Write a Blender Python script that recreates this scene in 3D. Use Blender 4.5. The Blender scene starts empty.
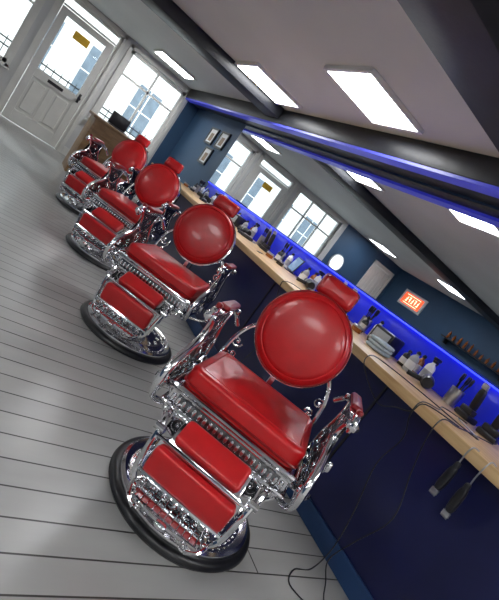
import bpy, bmesh, math, random
from mathutils import Vector, Matrix
random.seed(4)
S=bpy.context.scene
S.view_settings.view_transform='Standard'
COL=S.collection

# ---------------- materials ----------------
def mat(name,color,rough=.5,metal=0,coat=0,noise=None,bump=0,bscale=60,emit=None,estr=0,rvar=0):
    m=bpy.data.materials.new(name); m.use_nodes=True
    nt=m.node_tree; b=nt.nodes['Principled BSDF']
    b.inputs['Base Color'].default_value=(*color,1)
    b.inputs['Roughness'].default_value=rough
    b.inputs['Metallic'].default_value=metal
    b.inputs['Coat Weight'].default_value=coat
    b.inputs['Coat Roughness'].default_value=.09
    if emit: 
        b.inputs['Emission Color'].default_value=(*emit,1); b.inputs['Emission Strength'].default_value=estr
    tc=nt.nodes.new('ShaderNodeTexCoord')
    if noise:
        n=nt.nodes.new('ShaderNodeTexNoise'); n.inputs['Scale'].default_value=noise[0]; n.inputs['Detail'].default_value=4
        nt.links.new(tc.outputs['Object'],n.inputs['Vector'])
        r=nt.nodes.new('ShaderNodeValToRGB')
        r.color_ramp.elements[0].position=.3; r.color_ramp.elements[1].position=.7
        r.color_ramp.elements[0].color=(*[c*(1-noise[1]) for c in color],1)
        r.color_ramp.elements[1].color=(*[min(1,c*(1+noise[1])) for c in color],1)
        nt.links.new(n.outputs['Fac'],r.inputs['Fac']); nt.links.new(r.outputs['Color'],b.inputs['Base Color'])
        if rvar:
            mr=nt.nodes.new('ShaderNodeMapRange'); mr.inputs['To Min'].default_value=max(.02,rough-rvar); mr.inputs['To Max'].default_value=rough+rvar
            nt.links.new(n.outputs['Fac'],mr.inputs['Value']); nt.links.new(mr.outputs[0],b.inputs['Roughness'])
    if bump:
        n=nt.nodes.new('ShaderNodeTexNoise'); n.inputs['Scale'].default_value=bscale
        nt.links.new(tc.outputs['Object'],n.inputs['Vector'])
        bp=nt.nodes.new('ShaderNodeBump'); bp.inputs['Strength'].default_value=bump; bp.inputs['Distance'].default_value=.002
        nt.links.new(n.outputs['Fac'],bp.inputs['Height']); nt.links.new(bp.outputs['Normal'],b.inputs['Normal'])
    return m
RED=mat('red_leather',(.54,.008,.011),.30,0,.22,noise=(9,.12),bump=.2,bscale=190)
PIPE=mat('red_piping',(.26,.005,.008),.3,0,.3,noise=(30,.1))
CHR=mat('chrome',(.80,.80,.82),.10,1,noise=(14,.08),rvar=.06)
CHRB=mat('pedestal_chrome',(.74,.74,.76),.15,1,noise=(8,.08),rvar=.06)
CHRD=mat('antique_chrome',(.22,.22,.23),.26,1,noise=(60,.5),bump=.5,bscale=90)
RUB=mat('black_rubber',(.012,.012,.014),.35,noise=(40,.3))
BLK=mat('black_plastic',(.014,.014,.017),.3,noise=(30,.3))
BEAM=mat('black_beam_paint',(.013,.014,.018),.45,noise=(6,.3),bump=.4,bscale=20)
NAVY=mat('navy_panel_paint',(.008,.011,.075),.28,noise=(2.5,.25))
BLUESK=mat('blue_skirting_paint',(.02,.06,.17),.4,noise=(4,.2))
EXTW=mat('exterior_window_glass',(.10,.13,.16),.3,noise=(4,.2))
BRIGHT=mat('cobalt_acrylic_glow',(.02,.03,.60),.2,noise=(3,.15),emit=(.02,.04,1),estr=.10)  # slight emission puts the LED strip's glow into the splashback colour
BLUEB=mat('violet_blue_glow_paint',(.07,.08,.45),.35,noise=(4,.2),emit=(.05,.06,.8),estr=.25)  # painted beam trim, with a faint blue glow added to its colour
WALLB=mat('slate_blue_wall_paint',(.028,.075,.15),.6,noise=(2,.1),bump=.2,bscale=80)
WALLW=mat('white_wall_paint',(.66,.66,.65),.6,noise=(2,.05),bump=.2,bscale=80)
CEIL=mat('ceiling_paint',(.64,.655,.645),.7,noise=(1.2,.05),bump=.15,bscale=60)
WHITE=mat('white_gloss_paint',(.76,.75,.71),.3,noise=(5,.04))
STEEL=mat('brushed_steel',(.55,.55,.57),.3,1,noise=(20,.1))
GREY=mat('grey_plastic',(.35,.36,.38),.4,noise=(20,.1))
SCREEN=mat('monitor_screen',(.05,.08,.12),.15,noise=(10,.2),emit=(.4,.6,.9),estr=.5)
TOWEL=mat('pale_blue_towel',(.42,.50,.55),.9,noise=(60,.15),bump=.6,bscale=200)
WBOT=mat('white_plastic',(.75,.75,.75),.35,noise=(20,.05))
CREAM=mat('paving',(.42,.41,.38),.8,noise=(3,.15),bump=.4,bscale=12)
PALE=mat('render_wall_exterior',(.62,.6,.56),.8,noise=(2,.1))
YEL=mat('yellow_sign_card',(.85,.50,.04),.5,noise=(20,.1))
AMB=mat('amber_bottle',(.30,.09,.02),.15,noise=(10,.1))
NEON=mat('orange_sign',(.8,.12,.04),.5,noise=(10,.1),emit=(1,.10,.03),estr=1.6)
NEONW=mat('sign_letter_glow',(1,.8,.6),.5,noise=(10,.05),emit=(1,.75,.5),estr=2.5)
LAMP=mat('lamp_glass',(.9,.9,.9),.4,noise=(10,.02),emit=(.85,.95,1),estr=1.6)
PANEL=mat('light_panel_diffuser',(.9,.9,.9),.4,noise=(10,.02),emit=(.97,.985,1),estr=19)
LED=mat('blue_led',(.1,.1,1),.4,noise=(10,.02),emit=(.03,.06,1),estr=2.2)
MIR=mat('mirror_silver',(.80,.82,.85),.012,1)

def glassmat():
    m=bpy.data.materials.new('window_glass'); m.use_nodes=True; nt=m.node_tree; nt.nodes.clear()
    o=nt.nodes.new('ShaderNodeOutputMaterial'); t=nt.nodes.new('ShaderNodeBsdfTransparent'); g=nt.nodes.new('ShaderNodeBsdfGlossy')
    t.inputs['Color'].default_value=(.93,.96,.96,1); g.inputs['Roughness'].default_value=.02
    f=nt.nodes.new('ShaderNodeFresnel'); f.inputs['IOR'].default_value=1.3
    mx=nt.nodes.new('ShaderNodeMixShader')
    nt.links.new(f.outputs[0],mx.inputs[0]); nt.links.new(t.outputs[0],mx.inputs[1]); nt.links.new(g.outputs[0],mx.inputs[2]); nt.links.new(mx.outputs[0],o.inputs[0])
    return m
GLASS=glassmat()
def floormat():
    m=bpy.data.materials.new('painted_floorboards'); m.use_nodes=True; nt=m.node_tree; b=nt.nodes['Principled BSDF']
    tc=nt.nodes.new('ShaderNodeTexCoord'); br=nt.nodes.new('ShaderNodeTexBrick')
    nt.links.new(tc.outputs['Object'],br.inputs['Vector'])
    br.inputs['Scale'].default_value=1; br.inputs['Brick Width'].default_value=2.3; br.inputs['Row Height'].default_value=.115
    br.inputs['Mortar Size'].default_value=.0036; br.inputs['Mortar Smooth'].default_value=.3; br.inputs['Bias'].default_value=0
    br.offset=.37; br.offset_frequency=2
    br.inputs['Color1'].default_value=(.37,.367,.355,1); br.inputs['Color2'].default_value=(.325,.322,.312,1); br.inputs['Mortar'].default_value=(.03,.028,.026,1)
    mp=nt.nodes.new('ShaderNodeMapping'); mp.inputs['Scale'].default_value=(1.0,4,1)
    nt.links.new(tc.outputs['Object'],mp.inputs['Vector'])
    n=nt.nodes.new('ShaderNodeTexNoise'); n.inputs['Scale'].default_value=2.2; n.inputs['Detail'].default_value=7
    nt.links.new(mp.outputs[0],n.inputs['Vector'])
    r=nt.nodes.new('ShaderNodeValToRGB'); r.color_ramp.elements[0].position=.3; r.color_ramp.elements[0].color=(.92,.92,.92,1); r.color_ramp.elements[1].position=.7;r.color_ramp.elements[1].color=(1.04,1.04,1.04,1)
    nt.links.new(n.outputs['Fac'],r.inputs[0])
    mx=nt.nodes.new('ShaderNodeMixRGB'); mx.blend_type='MULTIPLY'; mx.inputs[0].default_value=1
    nt.links.new(br.outputs['Color'],mx.inputs[1]); nt.links.new(r.outputs[0],mx.inputs[2]); nt.links.new(mx.outputs[0],b.inputs['Base Color'])
    r2=nt.nodes.new('ShaderNodeMapRange'); r2.inputs['To Min'].default_value=.25; r2.inputs['To Max'].default_value=.36
    nt.links.new(n.outputs['Fac'],r2.inputs['Value']); nt.links.new(r2.outputs[0],b.inputs['Roughness'])
    bp=nt.nodes.new('ShaderNodeBump'); bp.inputs['Strength'].default_value=.5; bp.inputs['Distance'].default_value=.004; bp.invert=True
    nt.links.new(br.outputs['Fac'],bp.inputs['Height']); 
    bp2=nt.nodes.new('ShaderNodeBump'); bp2.inputs['Strength'].default_value=.07; bp2.inputs['Distance'].default_value=.004
    nt.links.new(n.outputs['Fac'],bp2.inputs['Height']); nt.links.new(bp.outputs[0],bp2.inputs['Normal'])
    nt.links.new(bp2.outputs[0],b.inputs['Normal'])
    return m
FLOOR=floormat()
def woodmat(name,c1,c2,scale):
    m=bpy.data.materials.new(name); m.use_nodes=True; nt=m.node_tree; b=nt.nodes['Principled BSDF']
    tc=nt.nodes.new('ShaderNodeTexCoord'); mp=nt.nodes.new('ShaderNodeMapping'); mp.inputs['Scale'].default_value=scale
    nt.links.new(tc.outputs['Object'],mp.inputs[0])
    n=nt.nodes.new('ShaderNodeTexNoise'); n.inputs['Scale'].default_value=3; n.inputs['Detail'].default_value=6; n.inputs['Distortion'].default_value=1
    nt.links.new(mp.outputs[0],n.inputs[0])
    r=nt.nodes.new('ShaderNodeValToRGB'); r.color_ramp.elements[0].position=.35; r.color_ramp.elements[1].position=.65
    r.color_ramp.elements[0].color=(*c1,1); r.color_ramp.elements[1].color=(*c2,1)
    nt.links.new(n.outputs['Fac'],r.inputs[0]); nt.links.new(r.outputs[0],b.inputs['Base Color']); b.inputs['Roughness'].default_value=.4
    return m
PINE=woodmat('pine_worktop',(.55,.34,.15),(.72,.49,.25),(7,.6,7))
OAK=woodmat('brown_wood',(.20,.11,.05),(.32,.19,.09),(1,6,6))

# ---------------- builder ----------------
class B:
    def __init__(s): s.bm=bmesh.new()
    def merge(s,t,M=None):
        if M is not None: t.transform(M)
        me=bpy.data.meshes.new('t'); t.to_mesh(me); t.free(); s.bm.from_mesh(me); bpy.data.meshes.remove(me); return s
    def box(s,lo,hi,bev=0,seg=2,M=None):
        t=bmesh.new(); bmesh.ops.create_cube(t,size=1)
        lo=Vector(lo);hi=Vector(hi);c=(lo+hi)/2;d=hi-lo
        for v in t.verts: v.co=Vector((v.co.x*d.x+c.x,v.co.y*d.y+c.y,v.co.z*d.z+c.z))
        if bev: bmesh.ops.bevel(t,geom=t.edges[:],offset=bev,segments=seg,profile=.5,affect='EDGES')
        return s.merge(t,M)
    def plate(s,outline,x0,x1,M=None):
        """flat casting: closed outline of (y,z) points extruded between x0 and x1"""
        t=bmesh.new()
        a=[t.verts.new((x0,y,z)) for y,z in outline]; b=[t.verts.new((x1,y,z)) for y,z in outline]
        t.faces.new(a); t.faces.new(b[::-1]); n=len(a)
        for i in range(n): t.faces.new((a[i],b[i],b[(i+1)%n],a[(i+1)%n]))
        bmesh.ops.triangulate(t,faces=[f for f in t.faces if len(f.verts)>4])
        bmesh.ops.recalc_face_normals(t,faces=t.faces[:])
        return s.merge(t,M)
    def lathe(s,prof,seg=48,M=None):
        t=bmesh.new(); rings=[]
        for r,z in prof:
            if r<1e-5: rings.append([t.verts.new((0,0,z))])
            else: rings.append([t.verts.new((r*math.cos(2*math.pi*i/seg),r*math.sin(2*math.pi*i/seg),z)) for i in range(seg)])
        for a,b in zip(rings,rings[1:]):
            for i in range(seg):
                j=(i+1)%seg
                if len(a)==1 and len(b)==1: continue
                if len(a)==1: t.faces.new((a[0],b[j],b[i]))
                elif len(b)==1: t.faces.new((a[i],a[j],b[0]))
                else: t.faces.new((a[i],a[j],b[j],b[i]))
        bmesh.ops.recalc_face_normals(t,faces=t.faces[:])
        return s.merge(t,M)
    def puff(s,w,d,h,n=5,cuts=10,M=None):
        t=bmesh.new(); bmesh.ops.create_cube(t,size=2)
        bmesh.ops.subdivide_edges(t,edges=t.edges[:],cuts=cuts,use_grid_fill=True)
        for v in t.verts:
            p=v.co; q=(abs(p.x)**n+abs(p.y)**n+abs(p.z)**n)**(1/n)
            v.co=Vector((p.x/q*w/2,p.y/q*d/2,p.z/q*h/2))
        return s.merge(t,M)
    def cushion(s,w,d,h,rc=.05,dome=.012,M=None,flange=0):
        """upholstered pad: rounded-rectangle plan, stitched border groove, gently domed centre panel"""
        t=bmesh.new(); rings=[]
        def outline(off):
            W=w/2-off; D=d/2-off; r=max(.004,rc-off); pts=[]
            for cx,cy,a0 in ((W-r,D-r,0),(-W+r,D-r,90),(-W+r,-D+r,180),(W-r,-D+r,270)):
                for k in range(9):
                    a=math.radians(a0+90*k/8); pts.append((cx+r*math.cos(a),cy+r*math.sin(a)))
            return pts
        e=min(.022,h*.42)
        prof=[(.012,0),(.003,.006),(0,h*.25),(0,h-e)]
        for k in range(1,6):
            a=math.radians(90*k/5); prof.append((e*(1-math.cos(a)),h-e+e*math.sin(a)))
        m=min(w,d)/2
        if flange:
            prof+= [(e+.008,h+.001),(e+.012,h-.003),(e+.016,h+.001)]; e2=e+.016
        else: e2=e
        for f in (.12,.25,.4,.6,.8):
            prof.append((e2+(m-e2)*f,h+dome*math.sin(math.pi/2*min(1,f*1.6)) if f<.6 else h+dome))
        for off,z in prof:
            if off<=e2+1e-6: P=outline(off)
            else:
                P0=outline(e2); k=(m-off)/(m-e2); P=[(x*k,y*k) for x,y in P0]
            rings.append([t.verts.new((x,y,z)) for x,y in P])
        n=len(rings[0])
        for a,b in zip(rings,rings[1:]):
            for i in range(n): t.faces.new((a[i],a[(i+1)%n],b[(i+1)%n],b[i]))
        t.faces.new(rings[0][::-1]); c=t.verts.new((0,0,h+dome))
        for i in range(n): t.faces.new((rings[-1][i],rings[-1][(i+1)%n],c))
        bmesh.ops.recalc_face_normals(t,faces=t.faces[:])
        return s.merge(t,M)
    def sweep(s,pts,r,seg=8,closed=False,smooth=4,M=None):
        P=[Vector(p) for p in pts]; n=len(P); Q=[]; R=[]
        rr=r if isinstance(r,(list,tuple)) else [r]*n
        rng=n if closed else n-1
        for i in range(rng):
            g=lambda k:P[k%n] if closed else P[max(0,min(n-1,k))]
            p0,p1,p2,p3=g(i-1),g(i),g(i+1),g(i+2)
            for k in range(smooth):
                u=k/smooth
                Q.append(.5*((2*p1)+(p2-p0)*u+(2*p0-5*p1+4*p2-p3)*u*u+(3*p1-p0-3*p2+p3)*u**3))
                R.append(rr[i]*(1-u)+rr[(i+1)%n]*u)
        if not closed: Q.append(P[-1]);R.append(rr[-1])
        t=bmesh.new(); rings=[]; N=len(Q); up=None
        for i in range(N):
            if closed: Tn=Q[(i+1)%N]-Q[i-1]
            else: Tn=Q[min(N-1,i+1)]-Q[max(0,i-1)]
            if Tn.length<1e-9: Tn=Vector((0,0,1))
            Tn.normalize()
            if up is None: up=Tn.orthogonal().normalized()
            up=(up-Tn*up.dot(Tn)); 
            if up.length<1e-6: up=Tn.orthogonal()
            up.normalize(); bi=Tn.cross(up)
            rings.append([t.verts.new(Q[i]+R[i]*(math.cos(2*math.pi*k/seg)*up+math.sin(2*math.pi*k/seg)*bi)) for k in range(seg)])
        for i in range(N if closed else N-1):
            a=rings[i];b=rings[(i+1)%N]
            off=0
            if closed and i==N-1:
                off=min(range(seg),key=lambda o:sum((a[k].co-b[(k+o)%seg].co).length for k in range(seg)))
            for k in range(seg): t.faces.new((a[k],a[(k+1)%seg],b[(k+1+off)%seg],b[(k+off)%seg]))
        if not closed: t.faces.new(rings[0]); t.faces.new(rings[-1])
        bmesh.ops.recalc_face_normals(t,faces=t.faces[:])
        return s.merge(t,M)
    def scroll(s,c,r0,turns,a0,d,r,plane='xz',M=None,tail=None):
        pts=[];n=int(8*turns)+1
        for i in range(n):
            t=i/(n-1); a=a0+d*2*math.pi*turns*t; rad=r0*(1-t*.85)
            e,f=rad*math.cos(a),rad*math.sin(a)
            pts.append((c[0]+e,c[1],c[2]+f) if plane=='xz' else (c[0],c[1]+e,c[2]+f))
        if tail: pts=list(tail)+pts
        rs=[r*(1-.45*i/(len(pts)-1)) for i in range(len(pts))]
        s.sweep(pts,rs,seg=6,smooth=3,M=M)
        s.puff(r*2.4,r*2.4,r*2.4,2.2,3,M=(M or Matrix())@Matrix.Translation(c))
        return s
    def done(s,name,m,parent=None,smooth=True,ang=40):
        me=bpy.data.meshes.new(name); s.bm.to_mesh(me); s.bm.free(); me.materials.append(m)
        if smooth:
            for p in me.polygons: p.use_smooth=True
            try: me.set_sharp_from_angle(angle=math.radians(ang))
            except Exception: pass
        o=bpy.data.objects.new(name,me); COL.objects.link(o)
        if parent: o.parent=parent
        return o
def empty(name,loc=(0,0,0),rz=0):
    e=bpy.data.objects.new(name,None); COL.objects.link(e); e.location=loc; e.rotation_euler=(0,0,rz); e.empty_display_size=.1; return e
T=Matrix.Translation
def R(a,ax): return Matrix.Rotation(math.radians(a),4,ax)

# ---------------- room ----------------
XR,XL,YE,YF,ZC=2.75,-4.5,8.9,-2.5,2.30
B().box((XL-.1,YF-.1,-.08),(XR+.1,YE+.1,0)).done('floor',FLOOR,smooth=False)
B().box((XL-.1,YF-.1,ZC),(XR+.1,YE+.15,ZC+.1)).done('ceiling',CEIL,smooth=False)
B().box((XR,YF-.1,0),(XR+.1,YE+.1,ZC)).done('wall_right',WALLB,smooth=False)
B().box((XL-.1,YF-.1,0),(XL,YE+.1,ZC)).done('wall_left',WALLB,smooth=False)
B().box((XL,YF-.1,0),(XR,YF,ZC)).done('wall_front',WALLW,smooth=False)
def wallseg(name,m,x,xe,ops):
    w=B()
    for a,b,z0,z1 in ops:
        w.box((x,YE,0),(a,YE+.12,ZC))
        if z0>0: w.box((a,YE,0),(b,YE+.12,z0))
        w.box((a,YE,z1),(b,YE+.12,ZC)); x=b
    w.box((x,YE,0),(xe,YE+.12,ZC)); w.done(name,m,smooth=False)
wallseg('wall_back_left',WALLB,XL,-1.95,[(-4.3,-3.5,0,2.0)])
wallseg('wall_back',WALLW,-1.95,2.5,[(-1.75,-.20,.75,2.2),(.03,1.05,0,2.24),(1.25,2.4,.8,2.18)])
B().box((2.5,YE,0),(XR,YE+.12,ZC)).done('wall_back_right',WALLB,smooth=False)

def window(name,x0,x1,z0,z1,cols,rows):
    e=empty(name); f=B(); y0,y1=YE-.03,YE+.10; t=.06
    f.box((x0-.05,y0,z0-.05),(x1+.05,YE-.001,z0)); f.box((x0-.05,y0,z1),(x1+.05,YE-.001,z1+.06))
    f.box((x0-.06,y0,z0-.05),(x0,YE-.001,z1+.06)); f.box((x1,y0,z0-.05),(x1+.06,YE-.001,z1+.06))
    f.box((x0,YE+.02,z0),(x0+t,y1,z1)); f.box((x1-t,YE+.02,z0),(x1,y1,z1))
    f.box((x0,YE+.02,z0),(x1,y1,z0+t)); f.box((x0,YE+.02,z1-t),(x1,y1,z1))
    for i in range(1,cols):
        xx=x0+(x1-x0)*i/cols; f.box((xx-.018,YE+.03,z0),(xx+.018,YE+.08,z1))
    for i in rows:
        f.box((x0,YE+.03,i-.018),(x1,YE+.08,i+.018))
    f.box((x0-.08,YE-.09,z0-.07),(x1+.08,YE-.001,z0-.04),.006)
    f.done('frame',WHITE,e,False)
    B().box((x0+.03,YE+.052,z0+.03),(x1-.03,YE+.058,z1-.03)).done('glass',GLASS,e,False)
window('window_1',-1.75,-.20,.75,2.2,3,[1.75])
window('window_2',1.25,2.4,.8,2.18,2,[1.75])
def door(name,x0,x1,ztop,glazed):
    e=empty(name); f=B(); yA,yB=YE+.02,YE+.065; s=.12
    a,b=x0+.05,x1-.05; zt=ztop-.05
    f.box((x0-.06,YE-.03,0),(x0,YE-.001,ztop+.04)); f.box((x1,YE-.03,0),(x1+.06,YE-.001,ztop+.04)); f.box((x0-.06,YE-.03,ztop-.02),(x1+.06,YE-.001,ztop+.05))
    f.box((x0,YE,0),(x0+.045,YE+.1,ztop)); f.box((x1-.045,YE,0),(x1,YE+.1,ztop)); f.box((x0,YE,zt),(x1,YE+.1,ztop))
    f.done('frame',WHITE,e,False)
    d=B(); dt=2.02 if glazed else zt-.005
    g0,g1=(.98,1.92)
    d.box((a,yA,.01),(a+s,yB,dt),.004); d.box((b-s,yA,.01),(b,yB,dt),.004)
    d.box((a+s,yA,.01),(b-s,yB,.22),.004); d.box((a+s,yA,.84),(b-s,yB,g0),.004); d.box((a+s,yA,g1),(b-s,yB,dt),.004)
    m=(a+b)/2; d.box((m-.05,yA,.2),(m+.05,yB,.86),.004)
    d.box((a+s,yA+.02,.2),(b-s,yB-.01,.86))
    for p,q in ((a+s+.04,m-.09),(m+.09,b-s-.04)): d.box((p,yA+.004,.27),(q,yA+.03,.79),.012)
    if not glazed:
        d.box((m-.05,yA,g0),(m+.05,yB,g1),.004); d.box((a+s,yA+.02,g0),(b-s,yB-.01,g1))
        for p,q in ((a+s+.04,m-.09),(m+.09,b-s-.04)): d.box((p,yA+.004,g0+.05),(q,yA+.03,g1-.05),.012)
    d.done('leaf',WHITE,e,False)
    if glazed:
        B().box((a+s-.01,yA+.02,g0-.01),(b-s+.01,yA+.026,g1+.01)).done('glass',GLASS,e,False)
        B().box((x0+.05,yA,2.03),(x1-.05,yB,2.06)).box((x0+.05,yA,zt-.02),(x1-.05,yB,zt)).done('transom_bar',WHITE,e,False)
        B().box((x0+.05,yA+.02,2.05),(x1-.05,yA+.026,zt-.01)).done('transom_glass',GLASS,e,False)
        B().box((m-.14,yA+.012,1.70),(m+.12,yA+.017,1.83)).done('notice_card',YEL,e,False)
        B().box((m-.13,yA-.008,.885),(m+.13,yA+.001,.935),.003).done('letterbox',BLK,e,False)
    k=B(); k.box((b-.09,yA-.006,.88),(b-.05,yA+.001,1.04),.002); k.lathe([(0,0),(.01,0),(.01,.03),(.026,.04),(.03,.055),(.02,.07),(0,.072)],20,T((b-.07,yA,.96))@R(90,'X'))
    k.done('knob',BLK if glazed else STEEL,e)
door('door_1',.03,1.05,2.24,True)
door('door_2',-4.3,-3.5,2.0,False)
# beams
for i,(y0,y1) in enumerate(((1.47,1.84),(5.05,5.42))):
    B().box((XL+.002,y0,ZC-.13),(2.40,y1,ZC-.001),.008).done('ceiling_beam',BEAM)
B().box((2.41,YF+.01,2.12),(XR-.002,YE-.01,ZC-.001),.006).done('wall_beam',BEAM)
B().box((2.415,YF+.02,2.095),(2.53,YE-.05,2.119)).done('trim_1',BLUEB,smooth=False)
B().box((XL+.001,YF+.01,0),(XL+.02,YE-.01,.12)).done('baseboard_left',WHITE,smooth=False)
B().box((1.12,YE-.02,0),(XR-.01,YE-.001,.14)).box((-3.42,YE-.02,0),(-.04,YE-.001,.14)).done('baseboard_back',WHITE,smooth=False)
# ceiling panels; extra ones near the camera and at left are added fill light
for (px,py) in ((1.94,2.95),(1.94,4.75),(1.74,7.9),(1.94,-.6),(-.9,-.9),(.5,-1.5),(-1.0,.75),(-3.0,6.1),(-2.6,8.1),(-3.0,3.0),(-3.0,0)):
    e=empty('ceiling_and_fill_light_panel',(px,py,ZC))
    fr=B()
    for s in (-1,1):
        fr.box((-.33,s*.28-.015,-.03),(.33,s*.28+.015,-.001)); fr.box((s*.32-.015,-.28,-.03),(s*.32+.015,.28,-.001))
    fr.done('housing',WHITE,e,False)
    B().box((-.305,-.265,-.024),(.305,.265,-.004)).done('diffuser',PANEL,e,False)

# ---------------- counter + mirror ----------------
cy0,cy1=-1.2,6.45; ZT=.868
e=empty('styling_counter')
B().box((1.97,cy0,0),(XR-.01,cy1,ZT-.05)).done('carcass',NAVY,e,False)
B().box((1.955,cy0,0),(1.969,cy1,.10),.003).done('kickboard',BLUESK,e,False)
t=B()
t.box((1.85,cy0-.02,ZT-.049),(XR-.01,cy1+.02,ZT),.004)
t.done('worktop',PINE,e)
b=B()
for k in range(6):
    y=cy0+1.275*k; b.box((1.962,y,.11),(1.9695,y+.012,.80))
b.done('panel_joints',BLK,e,False)
B().box((2.715,cy0,ZT+.001),(XR-.011,cy1,1.10),.003).done('splashback',BRIGHT,e)
B().box((2.69,cy0,1.102),(XR-.012,cy1,1.112),.003).done('led_strip',LED,e)
B().box((XR-.010,cy0,1.125),(XR-.002,6.55,2.10)).done('wall_mirror',MIR,smooth=False)
for i,(y,z) in enumerate(((7.0,1.75),(7.5,1.75),(7.25,1.42))):
    e=empty('framed_picture',(XR-.001,y,z))
    f=B()
    for s in (-1,1): f.box((-.025,s*.16-.015,-.13),(0,s*.16+.015,.13)); f.box((-.025,-.175,s*.13-.015),(0,.175,s*.13+.015))
    f.done('frame',BLK,e,False)
    B().box((-.012,-.15,-.12),(-.001,.15,.12)).done('print',WBOT,e,False)
    B().box((-.014,-.07,-.09),(-.0125,.07,.05)).done('print_motif',OAK,e,False)
e=empty('wall_lamp',(-2.35,YE-.001,1.35)); l=B()
l.lathe([(0,0),(.20,0),(.20,.03),(.16,.05),(0,.06)],32,R(90,'X')); l.done('shade',LAMP,e)
B().lathe([(.20,0),(.23,0),(.23,.03),(.20,.035)],32,R(90,'X')).done('rim',WHITE,e)
e=empty('illuminated_sign',(XL+.001,7.9,1.7)); B().box((0,-.40,-.22),(.05,.40,.22),.005).done('case',WBOT,e)
B().box((.051,-.33,-.16),(.055,.33,.16)).done('face',NEON,e,False)
l=B()
for k,yy in enumerate((-.24,-.14,-.04,.06,.16)): l.box((.0555,yy,-.07),(.058,yy+.018,.07)); l.box((.0555,yy,.055 if k%2 else -.07),(.058,yy+.06,.07 if k%2 else -.055)); l.box((.0555,yy,-.008),(.058,yy+.05,.008))
l.box((.0555,-.25,-.125),(.058,.25,-.11)); l.box((.0555,-.25,.11),(.058,.25,.125))
l.done('lettering',NEONW,e,False)
e=empty('wall_shelf',(XL,5.6,1.4)); B().box((.001,-.9,0),(.22,.9,.03)).box((.001,-.8,-.12),(.15,-.77,0)).box((.001,.77,-.12),(.15,.8,0)).done('board',BLK,e,False)
bb=B()
for k in range(11):
    h=.12+.08*random.random(); bb.lathe([(0,.031),(.03,.031),(.03,h),(.012,h+.02),(.012,h+.05),(0,h+.05)],14,T((.1,-.8+.16*k,0)))
bb.done('product_bottles',AMB,e)

# reception desk
e=empty('reception_desk',(1.5,7.6,0)); d=B()
d.box((-.42,-.28,0),(-.385,.28,.90),.003).box((.385,-.28,0),(.42,.28,.90),.003).box((-.385,-.275,.06),(.385,-.25,.90)).box((-.385,.2,.4),(.385,.26,.42)).box((-.385,-.26,.06),(.385,.27,.08))
d.box((-.46,-.32,.90),(.46,.32,.94),.006)
for k in range(1,5): d.box((-.385+.154*k-.004,-.281,.08),(-.385+.154*k+.004,-.274,.89))
d.done('cabinet',OAK,e)
B().box((-.2,-.1,.941),(.1,.12,.955),.003).box((-.2,.11,.955),(.1,.12,1.15),.003).done('laptop',BLK,e)

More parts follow.
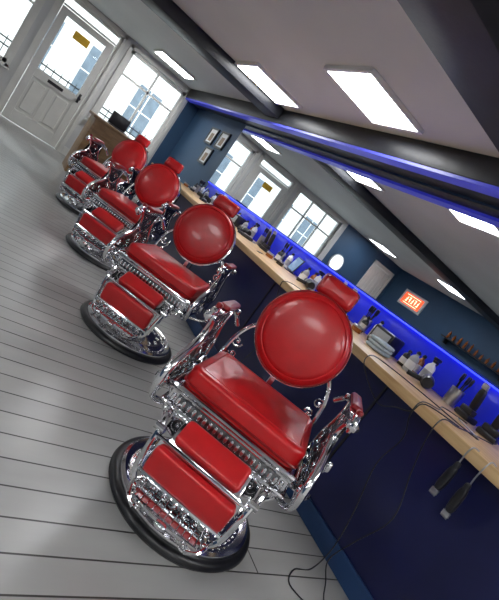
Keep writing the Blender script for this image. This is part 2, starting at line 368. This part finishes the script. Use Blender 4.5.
# ---------------- barber chair ----------------
def build_chair():
    parts=[]
    def add(b,n,m): parts.append((n,b.done(n,m)))
    b=B(); b.lathe([(.29,.0),(.325,0),(.333,.012),(.329,.026),(.318,.034),(.303,.036),(.29,.03)],72); add(b,'rubber_rim',RUB)
    b=B(); b.lathe([(0,.012),(.295,.012),(.303,.036),(.300,.048),(.288,.055),(.274,.050),(.262,.042),(.240,.046),(.222,.062),(.215,.062),(.17,.070),(.155,.080),(.125,.088),(.104,.110),(.098,.14),(.085,.155),(.072,.17),(.072,.26),(.085,.27),(.095,.28),(.095,.31),(.12,.325),(.14,.345),(.14,.37),(0,.37)],72)
    b.lathe([(.108,.115),(.117,.122),(.108,.13)],48); b.lathe([(.075,.2),(.084,.206),(.075,.212)],48)
    for k in range(16):
        a=2*math.pi*k/16; b.puff(.036,.018,.012,2.5,3,T((.192*math.cos(a),.192*math.sin(a),.068))@Matrix.Rotation(a,4,'Z'))
    for k in range(48):
        a=2*math.pi*k/48; b.puff(.010,.010,.008,2.2,2,T((.251*math.cos(a),.251*math.sin(a),.046)))
    b.sweep([(.08,.05,.30),(.2,.12,.29),(.34,.16,.33),(.40,.17,.42)],.008,8)
    b.puff(.03,.03,.05,2.3,4,T((.405,.17,.44)))
    add(b,'pedestal',CHRB)
    # seat frame
    b=B(); b.box((-.262,-.205,.385),(.262,.235,.462),.008)
    def rect(x,y0,y1,z,c=.03):
        return [(-x+c,y0,z),(0,y0,z),(x-c,y0,z),(x,y0+c,z),(x,0,z),(x,y1-c,z),(x-c,y1,z),(0,y1,z),(-x+c,y1,z),(-x,y1-c,z),(-x,0,z),(-x,y0+c,z)]
    b.sweep(rect(.270,-.214,.244,.464),.009,8,True); b.sweep(rect(.268,-.212,.242,.447),.005,6,True); b.sweep(rect(.268,-.212,.242,.388),.009,8,True)
    for k in range(21): b.puff(.015,.010,.034,2.6,3,T((-.24+.024*k,-.2085,.417)))
    for k in range(15):
        for s in (-1,1): b.puff(.010,.014,.034,2.6,3,T((s*.265,-.17+.026*k,.417)))
    b.box((-.17,-.17,.34),(.17,.19,.386),.02)
    add(b,'seat_frame',CHR)
    b=B(); b.box((-.20,-.215,.305),(.20,-.202,.384),.005)
    b.box((-.225,-.2115,.395),(.225,-.2055,.440),.002)
    add(b,'apron_plate',CHRD)
    b=B(); y=-.222
    for s in (-1,1):
        d=s
        b.scroll((s*.160,y,.348),.032,1.5,math.pi/2,-d,.0050)
        b.scroll((s*.092,y,.342),.028,1.4,-math.pi/2,d,.0046)
        b.scroll((s*.218,y,.362),.024,1.3,math.pi/2,-d,.0046)
        b.scroll((s*.125,y,.372),.013,1.1,0,d,.0035); b.scroll((s*.125,y,.318),.013,1.1,0,-d,.0035)
        b.sweep([(s*.02,y,.378),(s*.06,y-.004,.366),(s*.12,y-.004,.384),(s*.2,y,.372),(s*.25,y,.385)],.0045,6)
        b.sweep([(s*.03,y,.314),(s*.09,y,.300),(s*.15,y,.304),(s*.21,y,.330),(s*.25,y,.375)],.0055,6)
    b.puff(.06,.024,.066,3,5,T((0,y,.342))); b.sweep([(-.02,y-.014,.362),(.02,y-.014,.362),(-.02,y-.014,.322),(.02,y-.014,.322)],.004,6,smooth=1)
    add(b,'apron_scrollwork',CHR)
    # seat cushion
    b=B(); b.cushion(.505,.42,.084,.050,.006,T((0,.022,.464)),flange=1); add(b,'seat_cushion',RED)
    b=B(); b.sweep([(x,y+.018,z) for x,y,z in rect(.253,-.207,.215,.485,.04)],.0045,6,True); add(b,'seat_piping',PIPE)
    # back cushion
    tilt=-13; Mb=T((0,.225,.80))@R(tilt,'X')
    MB=Mb@R(90,'X')
    b=B(); b.lathe([(0,.056),(.06,.0555),(.12,.053),(.155,.049),(.170,.0445),(.1745,.0405),(.179,.044),(.190,.040),(.201,.026),(.206,.006),(.2,-.012),(0,-.012)],64,MB); add(b,'back_cushion',RED)
    b=B(); b.sweep([((.203)*math.cos(2*math.pi*k/24),.203*math.sin(2*math.pi*k/24),.026) for k in range(24)],.0045,8,True,2,MB); add(b,'back_piping',PIPE)
    b=B(); b.lathe([(.2,-.004),(.212,-.008),(.214,-.02),(.203,-.032),(.12,-.048),(0,-.052)],64,MB)
    for s in (-1,1):
        b.sweep([(s*.25,.235,.42),(s*.255,.262,.52),(s*.245,.275,.62),(s*.21,.29,.70),(s*.15,.287,.74)],[.013,.011,.010,.010,.009],8)
        b.scroll((s*.228,.275,.60),.028,1.3,0,s,.005)
        b.scroll((s*.215,.272,.54),.022,1.3,math.pi,-s,.005)
    b.sweep([(0,.24,.40),(0,.272,.52),(0,.275,.65),(0,.283,.76)],[.02,.016,.016,.02],8)
    b.sweep([(0,.285,.86),(0,.322,.94),(0,.325,1.0),(0,.315,1.03)],.011,8)
    b.puff(.045,.035,.045,3,4,T((0,.315,.97)))
    b.box((-.07,.312,1.000),(.07,.322,1.06),.004)
    add(b,'back_frame',CHR)
    Mh=T((0,.312,1.036))@R(-13,'X')@R(90,'X')
    b=B(); b.cushion(.172,.090,.048,.022,.003,Mh); add(b,'headrest_cushion',RED)
    b=B(); b.sweep([(x,z,.030) for x,z in ((-.072,-.045),(0,-.045),(.072,-.045),(.086,-.032),(.087,0),(.086,.032),(.072,.045),(0,.045),(-.072,.045),(-.086,.032),(-.087,0),(-.086,-.032))],.0035,6,True,3,Mh); add(b,'headrest_piping',PIPE)
    # arms
    b=B(); p=B(); k2=B(); pl=B()
    for s in (-1,1):
        X=s*.305
        # solid cast side panel behind the relief
        pl.plate([(-.235,.405),(.215,.405),(.225,.50),(.195,.56),(.145,.60),(.125,.66),(.135,.725),(-.09,.728),(-.06,.68),(-.055,.63),(-.085,.585),(-.15,.555),(-.215,.51),(-.245,.455)],X-.004,X+.004)
        b.sweep([(s*.27,.27,.66),(s*.300,.22,.715),(X,.12,.735),(X,0,.73),(X,-.10,.735),(X,-.16,.752),(X,-.19,.74)],[.012,.013,.013,.013,.013,.015,.012],10)
        b.scroll((X,-.175,.724),.030,1.4,math.pi/2,1,.009,'yz')
        b.sweep([(X,-.135,.735),(X,-.09,.69),(X,-.075,.64),(X,-.11,.59),(X,-.18,.555),(X,-.235,.515),(X,-.258,.46),(X,-.245,.40),(s*.29,-.205,.365),(s*.26,-.15,.352)],[.009,.012,.015,.015,.015,.015,.016,.014,.012,.010],10)
        b.scroll((X,-.185,.505),.038,1.6,0,1,.0085,'yz')
        b.scroll((X,-.200,.405),.032,1.5,math.pi,-1,.007,'yz')
        b.sweep([(X,.15,.735),(X,.12,.67),(X,.15,.60),(X,.205,.54),(X,.22,.47),(s*.29,.20,.42)],[.009,.011,.012,.012,.012,.010],10)
        b.scroll((X,.15,.53),.036,1.6,math.pi,1,.0075,'yz')
        b.scroll((X,.02,.55),.048,1.7,math.pi/2,1,.0075,'yz'); b.scroll((X,-.08,.50),.036,1.6,-math.pi/2,-1,.007,'yz')
        b.scroll((X,.04,.66),.030,1.5,0,1,.0065,'yz'); b.scroll((X,-.035,.625),.020,1.3,math.pi,1,.0055,'yz'); b.scroll((X,.09,.605),.02,1.3,0,-1,.0055,'yz')
        b.scroll((X,-.03,.69),.016,1.3,0,1,.005,'yz'); b.scroll((X,.075,.49),.022,1.3,math.pi/2,-1,.0055,'yz')
        b.sweep([(X,-.235,.47),(X,-.12,.455),(X,0,.47),(X,.12,.455),(X,.22,.47)],.009,8)
        b.sweep([(X,-.075,.64),(X,0,.60),(X,.07,.60),(X,.12,.67)],.006,8)
        b.box((X-.007,-.20,.40),(X+.007,.20,.455),.004)
        b.sweep([(s*.26,-.16,.42),(X,-.16,.42)],.011,8); b.sweep([(s*.26,.18,.42),(X,.18,.42)],.011,8)
        b.sweep([(s*.26,.0,.42),(X,.0,.42)],.013,8)
        for (yy,zz,rr) in ((-.175,.724,.017),(.22,.715,.016),(-.238,.46,.019),(.0,.43,.022)):
            b.lathe([(0,-.022),(rr*.7,-.022),(rr,-.017),(rr,.017),(rr*.7,.022),(0,.022)],20,T((X,yy,zz))@R(90,'Y'))
            k2.lathe([(0,.022),(rr*.55,.022),(rr*.5,.026),(0,.028)],16,T((X,yy,zz))@R(90*s,'Y'))
        p.cushion(.045,.20,.022,.02,.004,T((X,.03,.748)))
        p.puff(.024,.04,.022,3,5,T((X,-.15,.770))@R(-15,'X'))
        b.box((X-.020,-.10,.740),(X+.020,.135,.748),.003)
    add(b,'arm_castings',CHR); add(pl,'arm_side_plates',CHRD); add(p,'arm_pads',PIPE); add(k2,'arm_bosses',RUB)
    # calf rest
    b=B(); M1=T((0,-.258,.356))@R(-52,'X'); M2=T((0,-.312,.268))@R(7,'X')
    b.box((-.150,-.004,-.054),(.150,.010,.056),.004,M=M1); b.box((-.172,-.004,-.064),(.172,.010,.058),.004,M=M2)
    for s in (-1,1):
        b.sweep([(s*.22,-.19,.39),(s*.213,-.245,.385),(s*.200,-.300,.345),(s*.192,-.325,.27),(s*.182,-.33,.19),(s*.160,-.34,.155)],[.010,.011,.010,.010,.010,.009],8)
        b.plate([(-.19,.385),(-.245,.382),(-.300,.342),(-.322,.27),(-.328,.19),(-.29,.19),(-.25,.26),(-.20,.32)],s*.19-.003,s*.19+.003)
        b.scroll((s*.196,-.275,.29),.028,1.5,math.pi/2,1,.0055,'yz')
        b.scroll((s*.190,-.295,.21),.024,1.4,-math.pi/2,-1,.005,'yz')
        b.lathe([(0,-.018),(.014,-.018),(.014,.018),(0,.018)],16,T((s*.200,-.300,.345))@R(90,'Y'))
    b.sweep([(-.185,-.322,.330),(0,-.328,.332),(.185,-.322,.330)],.006,8)
    b.sweep([(-.178,-.325,.198),(0,-.332,.198),(.178,-.325,.198)],.009,8)
    Mf=T((0,-.350,.160))@R(14,'X')
    b.box((-.138,-.042,-.008),(.138,.05,.0),.003,M=Mf)
    b.sweep([(-.138,-.042,0),(0,-.049,0),(.138,-.042,0)],.007,8,M=Mf)
    for k in range(11): b.sweep([(-.125+.025*k,-.036,.003),(-.125+.025*k,.042,.003)],.0035,6,smooth=1,M=Mf)
    for s in (-1,1):
        b.sweep([(s*.138,.05,0),(s*.158,0,.004),(s*.143,-.047,0),(s*.105,-.068,-.006)],.007,8,M=Mf)
        b.scroll((s*.095,-.058,0),.022,1.4,0,-s,.005,'xz',M=Mf)
        b.puff(.026,.022,.022,3,4,Mf@T((s*.152,-.008,0)))
    b.puff(.045,.03,.02,3,4,Mf@T((0,-.056,0)))
    b.sweep([(0,-.12,.35),(0,-.20,.26),(0,-.27,.19),(0,-.32,.16)],[.018,.016,.014,.012],8)
    for k in range(7):
        b.scroll((-.135+.045*k,-.334,.182),.013,1.3,0,1 if k%2 else -1,.0032)
    add(b,'footrest_frame',CHR)
    b=B(); b.cushion(.272,.100,.036,.018,.002,M1@T((0,-.004,0))@R(90,'X')); b.cushion(.330,.112,.036,.020,.002,M2@T((0,-.004,-.003))@R(90,'X')); add(b,'calf_cushions',RED)
    return parts
parts=build_chair()
for i,(yy,xx,rot) in enumerate(((1.23,1.18,-44),(2.595,1.20,-40),(3.97,1.20,-40),(5.345,1.18,-42))):
    e=empty('barber_chair',(xx,yy,0),math.radians(rot))
    for n,o in parts:
        if i==0: o.parent=e
        else:
            c=bpy.data.objects.new(n,o.data); COL.objects.link(c); c.parent=e

# ---------------- counter items ----------------
ZT+=.0006
def clipper(e,M=Matrix()):
    b=B(); b.puff(.045,.16,.036,3.5,6,M@T((0,0,.018))); b.puff(.03,.05,.03,3,4,M@T((0,-.085,.018))); b.done('body',BLK,e)
    b=B(); b.box((-.021,.075,.006),(.021,.105,.022),.003,M=M)
    for k in range(8): b.box((-.019+.005*k,.103,.008),(-.0165+.005*k,.113,.014),M=M)
    b.box((-.012,-.04,.035),(.012,.045,.040),.002,M=M)
    b.done('blade',STEEL,e)
def bottle(x,y,h=.17,r=.03,m=AMB,spray=False):
    e=empty('spray_bottle' if spray else 'lotion_bottle',(x,y,ZT),random.random()*6)
    B().lathe([(0,0),(r*.95,0),(r,.006),(r,h*.62),(r*.8,h*.72),(r*.4,h*.8),(r*.38,h*.86),(0,h*.86)],28).done('body',m,e)
    B().lathe([(r*1.01,h*.15),(r*1.015,h*.15),(r*1.015,h*.5),(r*1.01,h*.5)],28).done('label',GREY if m is WBOT else WBOT,e)
    b=B(); b.lathe([(0,h*.86),(r*.5,h*.86),(r*.5,h*.95),(0,h*.95)],20)
    if spray:
        b.box((-.012,-.05,h*.95),(.012,.025,h*1.08),.005); b.sweep([(0,-.03,h*.95),(0,-.045,h*.88),(0,-.04,h*.8)],.005,6)
    else: b.lathe([(0,h*.95),(r*.3,h*.95),(r*.3,h),(0,h)],16)
    b.done('cap',BLK,e)
def jar(x,y):
    e=empty('brush_jar',(x,y,ZT)); B().lathe([(0,0),(.04,0),(.042,.11),(.038,.11),(.036,.006),(0,.006)],28).done('jar',STEEL,e)
    b=B()
    for k in range(5):
        a=k*1.26; b.sweep([(.012*math.cos(a),.012*math.sin(a),.01),(.03*math.cos(a),.03*math.sin(a),.17)],.004,6,smooth=1)
        b.puff(.022,.012,.055,3,4,T((.032*math.cos(a),.032*math.sin(a),.18)))
    b.done('combs_and_brushes',BLK,e)
def dock(x,y,rz):
    e=empty('clipper_dock',(x,y,ZT),rz)
    B().box((-.055,-.045,0),(.055,.045,.035),.01).box((-.045,-.01,.035),(.045,.035,.07),.008).done('base',BLK,e)
    clipper(e,T((0,.005,.125))@R(80,'X')@T((0,0,-.018)))
def dryer(x,y,rz):
    e=empty('hair_dryer',(x,y,ZT),rz)
    b=B(); b.lathe([(0,-.09),(.03,-.09),(.038,-.07),(.04,0),(.03,.06),(.024,.09),(.026,.13),(.02,.13),(0,.12)],28,T((0,0,.042))@R(90,'X'))
    b.sweep([(0,.02,.04),(.05,.03,.03),(.12,.035,.02)],[.018,.016,.014],10); b.done('body',BLK,e)
    B().lathe([(.034,.0),(.041,.0),(.041,.012),(.034,.012)],28,T((0,.0,.042))@R(90,'X')).done('ring',STEEL,e)
def cloth(x,y):
    e=empty('folded_towel',(x,y,ZT),.3); b=B()
    for k in range(3): b.puff(.2-.01*k,.14,.026,4,6,T((0,0,.013+.024*k)))
    b.done('folds',TOWEL,e)
def box_item(x,y):
    e=empty('sterilizer_box',(x,y,ZT),.1); B().box((-.08,-.09,0),(.08,.09,.13),.012).done('body',BLK,e)
    B().box((-.084,-.07,.03),(-.0805,.07,.11),.001).done('window',GREY,e)
def tablet(x,y):
    e=empty('tablet_stand',(x,y,ZT),-.35); M=T((0,0,.004))@R(14,'Y')
    B().box((-.05,-.05,0),(.06,.05,.008),.003).box((-.004,-.115,.008),(.006,.115,.165),.003,M=M).done('body',BLK,e)
    B().box((-.0052,-.105,.018),(-.0042,.105,.155),M=M).done('screen',SCREEN,e,False)
def tin(x,y,m):
    e=empty('pomade_tin',(x,y,ZT)); B().lathe([(0,0),(.036,0),(.037,.004),(.037,.03),(0,.03)],28).done('tin',m,e)
    B().lathe([(0,.0302),(.0385,.0302),(.0385,.042),(.035,.045),(0,.045)],28).done('lid',STEEL,e)
def comb(x,y,rz):
    e=empty('comb',(x,y,ZT),rz); b=B(); b.box((-.09,0,0),(.09,.012,.004),.001)
    for k in range(30): b.box((-.088+.006*k,-.022,0),(-.085+.006*k,.001,.003))
    b.done('teeth',BLK,e)
for k in range(4):
    y0=1.05+1.375*k
    dock(2.58,y0+.22,1.3); dock(2.52,y0+.04,1.8)
    jar(2.64,y0+.38); bottle(2.62,y0+.60,.17,.032,WBOT,True); bottle(2.52,y0+.66,.15,.03,GREY); bottle(2.65,y0+.70,.15,.028,AMB); bottle(2.58,y0+.76,.12,.026,BLK)
    (box_item if k%2==0 else tablet)(2.58,y0+.97); dryer(2.44,y0+.45,2.2+.5*k)
    if k: e=empty('hair_clipper',(2.30,y0+.12,ZT),2.4+k); clipper(e)
    if k%2==0: cloth(2.28,y0+.74)
    bottle(2.64,y0+1.14,.16,.03,WBOT); tin(2.42,y0+.93,BLK); tin(2.35,y0+1.04,AMB); comb(2.15,y0+.9,.8); bottle(2.53,y0+1.17,.13,.026,BLK); jar(2.62,y0+1.25)
# hanging clippers on the front edge of the worktop
for i,(y,z) in enumerate(((.80,.715),(.72,.685))):
    e=empty('hanging_clipper',(1.825,y,z)); sc=Matrix.Scale(.75,4)
    clipper(e,sc@R(-90,'Z')@R(-90+8*i,'X')@T((0,0,-.018)))
    B().sweep([(0,0,.07),(0,.004,.12),(.005,0,.868-z+.006),(.06,0,.868-z+.004)],.003,6).done('hook',STEEL,e)
# cords
def cord(pts,name='power_cord'):
    Q=[]
    for x,y,z in pts:
        if z>.84: z=z+.0235
        if 1.9<x<1.96 and z>.75: x-=.10
        elif 1.9<x<1.96: x-=.015
        Q.append((x,y,z))
    B().sweep(Q,.003,6,smooth=6).done(name,BLK)
cord([(2.40,1.15,.853),(2.25,1.22,.851),(2.05,1.12,.851),(1.93,1.08,.852),(1.905,1.07,.80),(1.93,1.09,.68),(1.95,1.12,.5),(1.94,1.05,.28),(1.90,1.0,.10),(1.80,.96,.006),(1.68,.95,.005),(1.60,.88,.005),(1.66,.78,.005)])
cord([(2.42,1.0,.853),(2.2,1.0,.851),(2.0,.98,.851),(1.925,.96,.853),(1.905,.95,.78),(1.93,.96,.6),(1.945,.90,.4),(1.93,.95,.2),(1.90,.98,.05),(1.85,.9,.006),(1.75,.78,.005),(1.8,.6,.005)])
cord([(2.3,1.15,.853),(2.15,.95,.851),(2.1,1.3,.851),(2.0,1.5,.851),(1.93,1.45,.853),(1.905,1.42,.82),(1.91,1.3,.72),(1.91,1.15,.78),(1.908,1.08,.815),(1.93,1.06,.853),(2.05,1.0,.851)])
cord([(2.3,2.4,.853),(2.1,2.4,.851),(1.93,2.35,.853),(1.905,2.34,.8),(1.94,2.3,.5),(1.94,2.36,.2),(1.90,2.3,.02),(1.8,2.2,.005)])

# ---------------- exterior ----------------
B().box((-12,YE+.15,-.12),(12,24,-.06)).done('street_paving',CREAM,smooth=False)
e=empty('opposite_building',(0,18,-.06)); w=B(); w.box((-12,0,0),(12,.3,7)); w.done('facade',PALE,e,False)
g=B();fr=B()
for k in range(-6,7):
    for z in (.9,3.8):
        g.box((k*1.9-.45,-.03,z),(k*1.9+.45,-.005,z+1.7)); fr.box((k*1.9-.52,-.06,z-.1),(k*1.9+.52,-.031,z)); fr.box((k*1.9-.02,-.05,z),(k*1.9+.02,-.031,z+1.7)); fr.box((k*1.9-.45,-.05,z+.84),(k*1.9+.45,-.031,z+.88))
g.done('windows',EXTW,e,False); fr.done('window_trim',WHITE,e,False)
e=empty('iron_railing',(0,10.6,-.06)); r=B()
for z in (.15,1.0,1.12): r.box((-4,-.012,z),(4,.012,z+.03))
for k in range(54): r.box((-4+.15*k-.008,-.008,0),(-4+.15*k+.008,.008,1.2))
r.done('bars',BLK,e,False)

# ---------------- light ----------------
W=bpy.data.worlds.new('World'); S.world=W; W.use_nodes=True
bg=W.node_tree.nodes['Background']; bg.inputs[0].default_value=(.84,.92,1,1); bg.inputs[1].default_value=5
sd=bpy.data.lights.new('sun','SUN'); sd.energy=2; sd.angle=.1; so=bpy.data.objects.new('sun',sd); COL.objects.link(so); so.rotation_euler=(math.radians(-50),0,math.radians(20))

# ---------------- camera ----------------
az=math.radians(35.4); pt=math.radians(9.0); c,s=.81,.5864
fh=Vector((math.sin(az),math.cos(az),0)); Rt=Vector((math.cos(az),-math.sin(az),0)); Z=Vector((0,0,1))
F=fh*math.cos(pt)-Z*math.sin(pt); U=fh*math.sin(pt)+Z*math.cos(pt)
X=(c*Rt+s*U).normalized(); Y=(-s*Rt+c*U).normalized(); Zc=-F
cd=bpy.data.cameras.new('camera'); co=bpy.data.objects.new('camera',cd); COL.objects.link(co)
M=Matrix(((X.x,Y.x,Zc.x,0),(X.y,Y.y,Zc.y,0),(X.z,Y.z,Zc.z,1.1),(0,0,0,1))); co.matrix_world=M
cd.sensor_fit='VERTICAL'; cd.sensor_height=36; cd.lens=27; cd.clip_start=.02
S.camera=co
